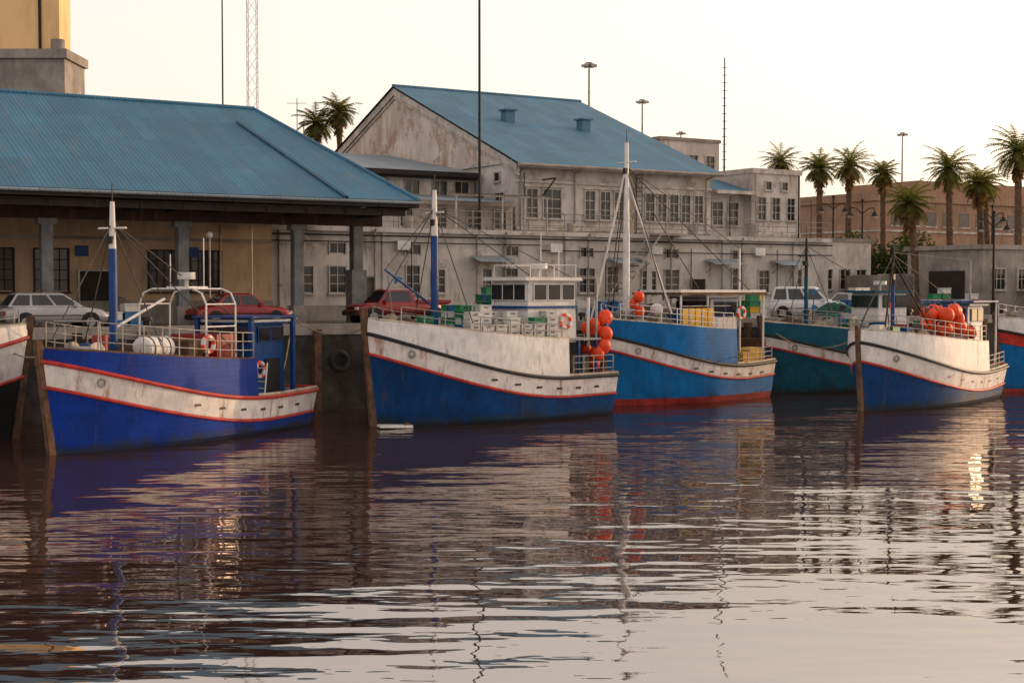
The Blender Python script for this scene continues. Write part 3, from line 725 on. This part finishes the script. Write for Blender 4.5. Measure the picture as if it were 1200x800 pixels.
def buoys(mb,c,n,rnd,r=.24,sp=(.6,.5,.35)):
    for i in range(n):
        p=(c[0]+rnd.uniform(-sp[0],sp[0]),c[1]+rnd.uniform(-sp[1],sp[1]),c[2]+rnd.uniform(-sp[2],sp[2])); q=r*rnd.uniform(.75,1.15)
        mb.sph(p,(q,q,q*1.12),'orange'); mb.cyl((p[0],p[1],p[2]+q),(p[0],p[1],p[2]+q*1.4),q*.25,'bluep',n=8)
def netpile(mb,c,r,rnd,mat='net'):
    rings=[];nu=16
    for j in range(6):
        f=j/5
        rings.append([(c[0]+r[0]*math.cos(f*1.5)*math.cos(6.283*i/nu)*rnd.uniform(.85,1.1),c[1]+r[1]*math.cos(f*1.5)*math.sin(6.283*i/nu)*rnd.uniform(.85,1.1),c[2]+r[2]*math.sin(f*1.5)*rnd.uniform(.9,1.1)) for i in range(nu)])
    mb.loft(rings,mat)
def gear(mb,b,ta,tb,n,rnd):
    for i in range(n):
        t=rnd.uniform(ta,tb); x=t*b.L; w_=max(.2,b.bs(t)-.7); y=rnd.uniform(-w_,w_); z=b.zu(t)-.27
        k=rnd.randrange(6)
        if k==0: mb.cbox((x,y,z+.3),(.7,.5,.6),rnd.choice(['bluep','crate','wood','carred','green']),rz=rnd.uniform(-.3,.3))
        elif k==1: mb.cyl((x,y,z),(x,y,z+.85),.27,rnd.choice(['bluep','black','carred']),n=14)
        elif k==2:
            for q in range(3): mb.torus((x,y,z+.06+.1*q),(0,0,1),.33-.03*q,.06,'rope',n=14,k=5)
        elif k==3:
            mb.cyl((x,y-.35,z+.5),(x,y+.35,z+.5),.18,'rope',n=12)
            for s_ in(-.36,.36): mb.cyl((x,y+s_-.02,z+.5),(x,y+s_+.02,z+.5),.34,'steel',n=14)
            mb.cbox((x,y,z+.15),(.5,.8,.3),'steel')
        elif k==4:
            hh=rnd.uniform(1.2,2.6); mb.cyl((x,y,z),(x+rnd.uniform(-.3,.3),y,z+hh),.025,rnd.choice(['dark','steel','wood']),n=5)
            mb.add([(x,y,z+hh),(x-.4,y+.1,z+hh-.1),(x-.02,y,z+hh-.35)],[(0,1,2)],rnd.choice(['orange','black','bcrate']))
        else: netpile(mb,(x,y,z),(.5,.45,.6),rnd,rnd.choice(['net','netgreen','rope']))
rnd=random.Random(5)
# --- boat 1 (royal blue)
b=Boat('fishing_boat',(-14.85,46.6),(-9.3,58),4.5,3.1,1.4,1.45,.35,2.8,3.45,'blue1','whiteband','blue1',bandh=.95,boot='blue1',rub='redline',rake=.45,sh=.25)
mb=MB(); L=b.L
wheelhouse(mb,1.2,3.3,2.2,.7,4.1,'bluep','white','bluep',win=.5)
for sd in(-1,1):
    for x in(.9,3.6): mb.box(x-.08,x+.08,sd*1.25-.08,sd*1.25+.08,.7,4.25,'bluep')
mb.box(.75,3.75,-1.4,1.4,4.25,4.32,'bluep')
mb.box(1.6,2.5,1.11,1.14,.8,2.7,'black')
mb.build('wheelhouse',b.root)
mb=MB(); mast(mb,9.7,2.6,8.3,'bluep','white',split=.72,r=.14)
for q in((12.6,0,3.7),(9.2,1.9,2.9),(9.2,-1.9,2.9),(5,1.8,2.9),(3,0,4.3)): mb.wire((9.7,0,7.6),q,.022,'drope')
mb.cyl((9.7,0,4.0),(7.4,.3,5.0),.05,'white'); mb.wire((7.4,.3,5.0),(9.7,0,7.8),.015,'drope'); 
mb.build('mast_and_rigging',b.root)
mb=MB(); b.rail(mb,.36,.9,.95,'steel',n=10)
mb.tube([(12.5,0,4.3),b.P(.9,4.3,1),b.P(.9,3.4,1)],.03,'steel')
for x in(4.9,6.6):
    mb.tube([(x,1.5,2.7),(x,1.5,4.8),(x,1.3,5.2),(x,.9,5.35),(x,-.9,5.35),(x,-1.3,5.2),(x,-1.5,4.8),(x,-1.5,2.7)],.035,'white')
for y,z in((1.5,4.8),(.9,5.35),(-.9,5.35),(-1.5,4.8),(1.5,4.0)): mb.tube([(4.9,y,z),(6.6,y,z)],.03,'white')
mb.box(5.2,6.3,-.5,.5,5.38,5.44,'white'); mb.cyl((5.8,0,5.4),(5.8,0,5.7),.07,'white'); mb.cyl((5.8,0,5.7),(5.8,0,5.95),.32,'white',n=18)
mb.cyl((5.3,.4,5.4),(5.3,.4,7.2),.02,'white'); mb.cyl((6.2,-.4,5.4),(6.2,-.4,6.6),.02,'white')
for y in(1.42,1.9): mb.tube([(3.75,y,1.0),(3.5,y,2.6)],.03,'white')
for i in range(6): mb.tube([(3.72-.04*i,1.42,1.15+.25*i),(3.72-.04*i,1.9,1.15+.25*i)],.022,'white')
mb.build('railings_and_canopy',b.root)
mb=MB()
mb.cyl((8.1,.9,3.3),(9.3,.9,3.3),.42,'white',n=18); 
for x in(8.1,9.3): mb.sph((x,.9,3.3),(.14,.42,.42),'white')
for x in(8.3,8.7,9.1): mb.torus((x,.9,3.3),(1,0,0),.42,.03,'black',n=18,k=5)
lifering(mb,(7.0,1.9,3.4),(.1,1,0)); lifering(mb,(3.0,1.2,2.3),(0,1,0))
mb.cyl((11.1,-.5,3.2),(11.1,.5,3.2),.25,'steel',n=14); mb.cyl((11.1,-.55,3.2),(11.1,-.5,3.2),.4,'steel',n=14); mb.cyl((11.1,.5,3.2),(11.1,.55,3.2),.4,'steel',n=14)
netpile(mb,(.9,-1,.75),(.7,.6,.6),rnd,'net'); mb.cyl((4.0,1.0,.7),(4.0,1.0,1.6),.28,'bluep',n=14)
mb.box(4.4,5.6,-.9,1.2,2.55,3.7,'carred'); mb.box(5.9,6.7,-.6,.8,2.55,3.5,'wood')
gear(mb,b,.55,.85,10,rnd)
mb.build('deck_gear',b.root)
# --- boat 2
b=Boat('fishing_boat',(-5.4,56.3),(3.4,63.5),4.6,3.7,1.75,1.75,.27,3.3,4.2,'blue2','whiteband','white',bandh=.9,boot='blue2',rake=.35,sh=.4)
mb=MB()
wheelhouse(mb,1.9,4.6,2.5,3.1,5.75,'white','white','white',win=.62)
mb.box(1.85,4.65,-1.28,1.28,4.55,4.65,'bluep')
mb.box(1.9,3.0,-1.2,1.2,1.0,3.1,'black'); 
for x in(.9,1.9): mb.box(x-.05,x+.05,1.35,1.45,1.0,3.2,'bluep')
mb.box(.7,3.05,-1.5,1.5,3.2,3.28,'steel')
for x in(1.35,1.95,2.45): mb.box(x-.2,x+.2,1.2,1.23,1.6,2.6,'glassb')
mb.cyl((3.2,.3,5.8),(3.2,.3,6.2),.06,'white'); mb.cyl((3.2,.3,6.2),(3.2,.3,6.42),.38,'white',n=18)
mb.cyl((2.3,-.6,5.8),(2.3,-.6,7.8),.02,'white'); mb.cyl((2.5,.8,5.8),(2.5,.8,7.0),.02,'white')
for x,y in((1.9,1.2),(1.9,-1.2),(4.4,1.2),(4.4,-1.2),(3.1,1.2)): mb.tube([(x,y,5.85),(x,y,6.35)],.02,'white')
mb.tube([(1.9,1.2,6.35),(4.4,1.2,6.35),(4.4,-1.2,6.35),(1.9,-1.2,6.35),(1.9,1.2,6.35)],.02,'white')
mb.build('wheelhouse',b.root)
mb=MB(); mast(mb,8.4,3.2,9.3,'bluep','white',split=.7,r=.15)
for q in((11.3,0,4.5),(8,2,4),(8,-2,4),(3.2,0,5.8)): mb.wire((8.4,0,8.6),q,.022,'drope')
mb.cyl((8.4,0,4.6),(11.0,.3,6.1),.05,'bluep'); mb.wire((11.0,.3,6.1),(8.4,0,8.6),.018,'drope')
mb.cyl((.9,1.4,1),(.9,1.4,5.8),.05,'steel');mb.cyl((.9,-1.4,1),(.9,-1.4,5.8),.05,'steel');mb.cyl((.9,-1.4,5.8),(.9,1.4,5.8),.05,'steel'); mb.wire((.9,0,5.8),(8.4,0,8.6),.02,'drope')
mb.build('mast_and_rigging',b.root)
mb=MB(); b.rail(mb,.3,.92,.6,'steel',n=10,levels=2); b.rail(mb,.02,.24,.8,'steel',n=4,raised=False)
mb.build('railings',b.root)
mb=MB()
crates(mb,5.3,-.9,3.15,4,5,6,['crate','crate','green','crate','bcrate'],rnd)
crates(mb,3.6,1.47,3.15,7,1,5,['crate','crate','crate','green'],rnd)
crates(mb,9.0,-.3,3.5,1,2,3,['green','green'],rnd)
netpile(mb,(9.9,.1,3.7),(.7,.7,.5),rnd); 
buoys(mb,(.5,.9,2.9),8,rnd,r=.30,sp=(.35,.5,.8)); buoys(mb,(.3,1.3,3.8),5,rnd,r=.30,sp=(.4,.3,.4))
mb.cyl((1.0,1.0,2.9),(1.0,1.0,5.0),.07,'white'); lifering(mb,(2.6,1.36,4.0),(0,1,0))
netpile(mb,(.8,-.9,1.0),(.8,.7,.7),rnd,'rope')
mb.cyl((1.6,.6,3.3),(1.6,.6,4.6),.09,'steel'); gear(mb,b,.75,.9,4,rnd)
mb.build('deck_gear',b.root)
# --- boat 3
b=Boat('fishing_boat',(4.4,66.5),(12.0,73.3),4.2,3.3,1.75,1.85,.33,3.45,4.0,'blue3','whiteband','blue3',bandh=.75,bootz=.30,rake=.35)
mb=MB()
wheelhouse(mb,2.3,4.4,2.3,1.1,4.95,'white','white','bluep',win=.65)
mb.box(.6,6.9,-1.5,1.5,5.2,5.32,'white'); mb.box(.55,6.95,-1.55,1.55,5.08,5.199,'wood')
for x in(.7,2.5,4.9,6.8):
    for y in(-1.42,1.42): mb.cyl((x,y,1.2 if x<3 else 3.4),(x,y,5.1),.05,'white')
for k in range(5): mb.box(4.6+.45*k,4.98+.45*k,1.5,1.54,3.6,4.45,'yellow')
mb.box(5.0,6.2,-.9,.9,3.3,4.3,'bluep')
mb.tube([(3.4,1.57,4.55),(6.9,1.57,4.55)],.03,'steel')
mb.build('wheelhouse_and_canopy',b.root)
mb=MB(); mast(mb,9.0,3.6,12.1,'white','white',split=.5,r=.17)
for q in((10.2,0,4.6),(8,1.9,4),(8,-1.9,4),(2,1.6,5.3),(2,-1.6,5.3),(6.5,0,5.3)): mb.wire((9.0,0,11),q,.025,'drope')
mb.cyl((9.0,0,11),(10.1,-1.2,3.9),.05,'white'); mb.cyl((9.0,0,10.5),(7.4,1.4,4.2),.04,'white')
for i in range(9): mb.cyl((9,-.28+.02*i,5+.5*i),(9,.28-.02*i,5+.5*i),.02,'white',n=4)
mb.cyl((.8,0,5.3),(.8,0,7.4),.05,'white'); mb.wire((.8,0,7.4),(9,0,11),.018,'drope')
mb.build('mast_and_rigging',b.root)
mb=MB(); b.rail(mb,.35,.95,.75,'white',n=8); b.rail(mb,.02,.3,.7,'steel',n=4,raised=False)
mb.sph((7.3,.8,4.5),.32,'steel');mb.sph((7.9,.9,4.4),.3,'white')
mb.box(1.0,1.9,.9,1.6,1.5,2.5,'yellow'); mb.box(2.0,2.6,1.0,1.7,1.5,2.3,'yellow'); 
crates(mb,.5,-.9,1.2,3,3,5,['green','crate','bcrate'],rnd)
buoys(mb,(9.2,1.0,4.7),3,rnd,r=.26,sp=(.3,.2,.4)); netpile(mb,(5.7,0,3.3),(.9,1,.8),rnd,'rope'); gear(mb,b,.7,.88,5,rnd)
lifering(mb,(2.5,1.5,4.2),(0,1,0)); mb.box(.2,.5,-1.2,1.2,1.1,2.9,'wood')
mb.build('deck_gear',b.root)
# --- boat 4 (teal, behind)
b=Boat('fishing_boat',(13.2,74.5),(22.5,80.3),3.8,3.1,1.7,1.7,.3,3.1,3.7,'teal','whiteband','teal',bandh=.7,boot='teal')
mb=MB(); wheelhouse(mb,2.0,4.2,2.1,1.0,5.2,'white','teal','teal')
mb.cyl((3,0,5.2),(3,0,5.6),.05,'white'); mb.cyl((3,0,5.6),(3,0,5.8),.35,'white',n=16); mb.build('wheelhouse',b.root)
mb=MB(); mast(mb,8.4,3,8.0,'teal','dark',r=.11)
for q in((10.8,0,4.1),(8,1.8,3.6),(8,-1.8,3.6),(3,0,5.3)): mb.wire((8.4,0,7.6),q,.02,'drope')
b.rail(mb,.32,.9,.8,'steel',n=8); crates(mb,4.9,-.6,3.0,4,3,4,['crate','green','bcrate'],rnd); netpile(mb,(9.5,0,3.2),(.8,.7,.7),rnd); gear(mb,b,.5,.85,9,rnd)
mb.build('rigging_and_gear',b.root)
# --- boat 5
b=Boat('fishing_boat',(15.3,63.5),(23.2,72.9),4.4,3.1,1.45,1.6,.24,2.85,3.6,'blue2','whiteband','white',bandh=.95,boot='blue2',rake=.3,sh=.15)
mb=MB(); wheelhouse(mb,1.3,3.2,2.1,.9,4.6,'white','teal','bluep'); mb.box(.3,3.4,-1.4,1.4,4.72,4.79,'bluep')
for x in(.4,):
    for y in(-1.3,1.3): mb.cyl((x,y,1),(x,y,4.72),.05,'white')
mb.build('wheelhouse',b.root)
mb=MB(); mast(mb,9.2,3,7.2,'bluep','dark',r=.09)
mb.cyl((9.2,0,6.6),(11.2,.6,3.7),.04,'dark'); mb.cyl((9.2,0,6.6),(7.2,.9,3.6),.04,'dark')
for q in((12.2,0,4.0),(8.6,2,3.4),(8.6,-2,3.4),(2.5,0,4.8)): mb.wire((9.2,0,6.9),q,.02,'drope')
mb.cyl((.5,0,1),(.5,0,6.8),.05,'steel'); mb.wire((.5,0,6.8),(9.2,0,7),.018,'drope')
mb.build('mast_and_rigging',b.root)
mb=MB(); b.rail(mb,.26,.92,.75,'steel',n=10); b.rail(mb,.02,.22,.7,'steel',n=3,raised=False)
buoys(mb,(5.5,.6,3.9),22,rnd,r=.33,sp=(.8,.7,.6)); crates(mb,3.6,-.9,2.8,2,3,4,['crate','green'],rnd)
netpile(mb,(7.2,0,2.9),(1.1,1,.8),rnd); mb.box(8,8.6,-.5,.5,2.8,3.6,'bluep'); mb.cyl((10.4,-.5,3.5),(10.4,.5,3.5),.22,'steel'); gear(mb,b,.6,.88,9,rnd)
buoys(mb,(3.5,1.3,3.3),2,rnd,r=.26,sp=(.2,.1,.1))
mb.build('railings_and_deck_gear',b.root)
# --- boat 6 (right edge) and launch (left edge)
b=Boat('fishing_boat',(25.6,75.6),(36.5,81.5),4.2,3.3,1.8,1.8,.3,3.3,3.9,'blue3','redline','white',bandh=.7)
mb=MB(); wheelhouse(mb,4.2,7.0,2.4,1.4,5.9,'white','red','red'); mast(mb,8.6,3.2,9.6,'white','dark',r=.1); mast(mb,2.0,1.4,8.4,'dark','dark',r=.08)
for q in((11.8,0,4.3),(8,1.8,3.8),(6,1,5.9),(2,0,8)): mb.wire((8.6,0,8.8),q,.02,'drope')
b.rail(mb,.32,.92,.8,'white',n=8); crates(mb,9.4,-.6,3.2,2,3,4,['crate','bcrate','green'],rnd); buoys(mb,(8.4,1.2,4.0),5,rnd,r=.3,sp=(.4,.3,.3)); gear(mb,b,.6,.9,8,rnd)
mb.build('wheelhouse_and_rigging',b.root)
b=Boat('motor_launch',(-17.6,51.2),(-28,44.7),3.8,3.7,2.3,2.2,.3,3.4,4.1,'black','white','white',line='redline',bandh=1.5,boot='black',rub='redline')
mb=MB(); wheelhouse(mb,3.5,6.5,2.2,3,5.2,'white'); b.rail(mb,.32,.97,.6,'steel',n=10,levels=2)
mb.build('cabin_and_railings',b.root)
mb=MB(); mb.cbox((0,0,.06),(1.3,.5,.1),'white'); mb.cbox((.45,0,.14),(.2,.4,.08),'wood'); o=mb.build('floating_board'); o.location=(-4.5,55.7,.02); o.rotation_euler=(0,.03,.35)
mr=root('mooring_ropes'); mb=MB()
for a,b_,sg in(((-15.1,46.4,3.2),Q(-13.5,QE+.8,QZ+.4),.5),((-9.3,58,1.5),Q(-.5,QE+.8,QZ+.4),.3),((-5.6,56.1,3.9),Q(-.5,QE+.8,QZ+.4),.5),((3.4,63.5,1.8),Q(15,QE+.8,QZ+.4),.5),((4.4,66.5,3.5),Q(8,QE+.8,QZ+.4),.6),((12.0,73.3,1.9),Q(22,QE+.8,QZ+.4),.3),((15.3,63.5,3.3),(13.4,74.4,3.2),.7),((23.2,72.9,1.7),Q(38,QE+.8,QZ+.4),.6)):
    mb.wire(a,b_,.03,'rope',sag=sg,n=10)
mb.build('ropes',mr)
def stack(u,v,cols,nx,ny,nz):
    mb=MB(); crates(mb,0,0,0,nx,ny,nz,cols,rnd,d=(.7,.5,.35)); o=mb.build('crate_stack'); o.location=Q(u,v,QZ); o.rotation_euler=(0,0,TH+U_(-.2,.2))
stack(11.0,4,['green','green','bcrate'],4,3,5); stack(14.5,5,['crate','bcrate'],4,2,4); stack(17.5,3.5,['bcrate','green'],3,3,3); stack(26,4,['crate','yellow','green'],4,2,4); stack(35,3.6,['bcrate','crate'],3,2,5); stack(-8.0,3,['bcrate','crate'],2,2,3); stack(42,4,['crate','green','carred'],5,2,5)
for u,v in((9.4,3),(20.5,3.4),(24,5),(33,3.2),(39.5,3.4),(-16,3)):
    mb=MB(); netpile(mb,(0,0,0),(1.3,.9,.9),rnd,random.choice(['net','rope','netgreen'])); o=mb.build('net_pile'); o.location=Q(u,v,QZ)
for u,v,m in((12.8,7,'bluep'),(13.5,7.2,'bluep'),(28.6,5.5,'carred'),(22.4,6,'black')):
    mb=MB(); mb.cyl((0,0,0),(0,0,.9),.3,m,n=16)
    for z in(.02,.3,.6,.88): mb.torus((0,0,z),(0,0,1),.3,.02,m,n=16,k=5)
    o=mb.build('oil_drum'); o.location=Q(u,v,QZ)
# ------------------------------------------------------------------ light
SUN_AZ=math.radians(60); SUN_EL=math.radians(8)
w=bpy.data.worlds.new('World'); scene.world=w; w.use_nodes=True; nt=w.node_tree
bg=nt.nodes['Background']
sky=nt.nodes.new('ShaderNodeTexSky'); sky.sky_type='NISHITA'; sky.sun_disc=False
sky.sun_elevation=SUN_EL; sky.sun_rotation=SUN_AZ; sky.air_density=1.0; sky.dust_density=4.0; sky.ozone_density=1.0
hs=nt.nodes.new('ShaderNodeHueSaturation'); hs.inputs['Saturation'].default_value=.8
nt.links.new(sky.outputs[0],hs.inputs['Color'])
# bright evening haze added over the clear-sky model
ad=nt.nodes.new('ShaderNodeMix'); ad.data_type='RGBA'; ad.blend_type='ADD'; ad.inputs[0].default_value=1
nt.links.new(hs.outputs[0],ad.inputs[6]); ad.inputs[7].default_value=(5.5,4.55,3.95,1)
nt.links.new(ad.outputs[2],bg.inputs['Color']); bg.inputs['Strength'].default_value=.15
sd=bpy.data.lights.new('sun','SUN'); sd.energy=2.4; sd.angle=math.radians(.5); sd.color=(1,.62,.34)
so=bpy.data.objects.new('sun',sd); scene.collection.objects.link(so)
dv=Vector((math.sin(SUN_AZ)*math.cos(SUN_EL),math.cos(SUN_AZ)*math.cos(SUN_EL),math.sin(SUN_EL)))
so.rotation_euler=dv.to_track_quat('Z','Y').to_euler()
# ------------------------------------------------------------------ camera
cd=bpy.data.cameras.new('camera'); cam=bpy.data.objects.new('camera',cd); scene.collection.objects.link(cam)
cd.sensor_width=36; cd.lens=51.0; cd.clip_end=6000; cd.clip_start=.5
cam.location=(0,0,5.3); cam.rotation_euler=(math.radians(90-2.02),0,0)
scene.camera=cam
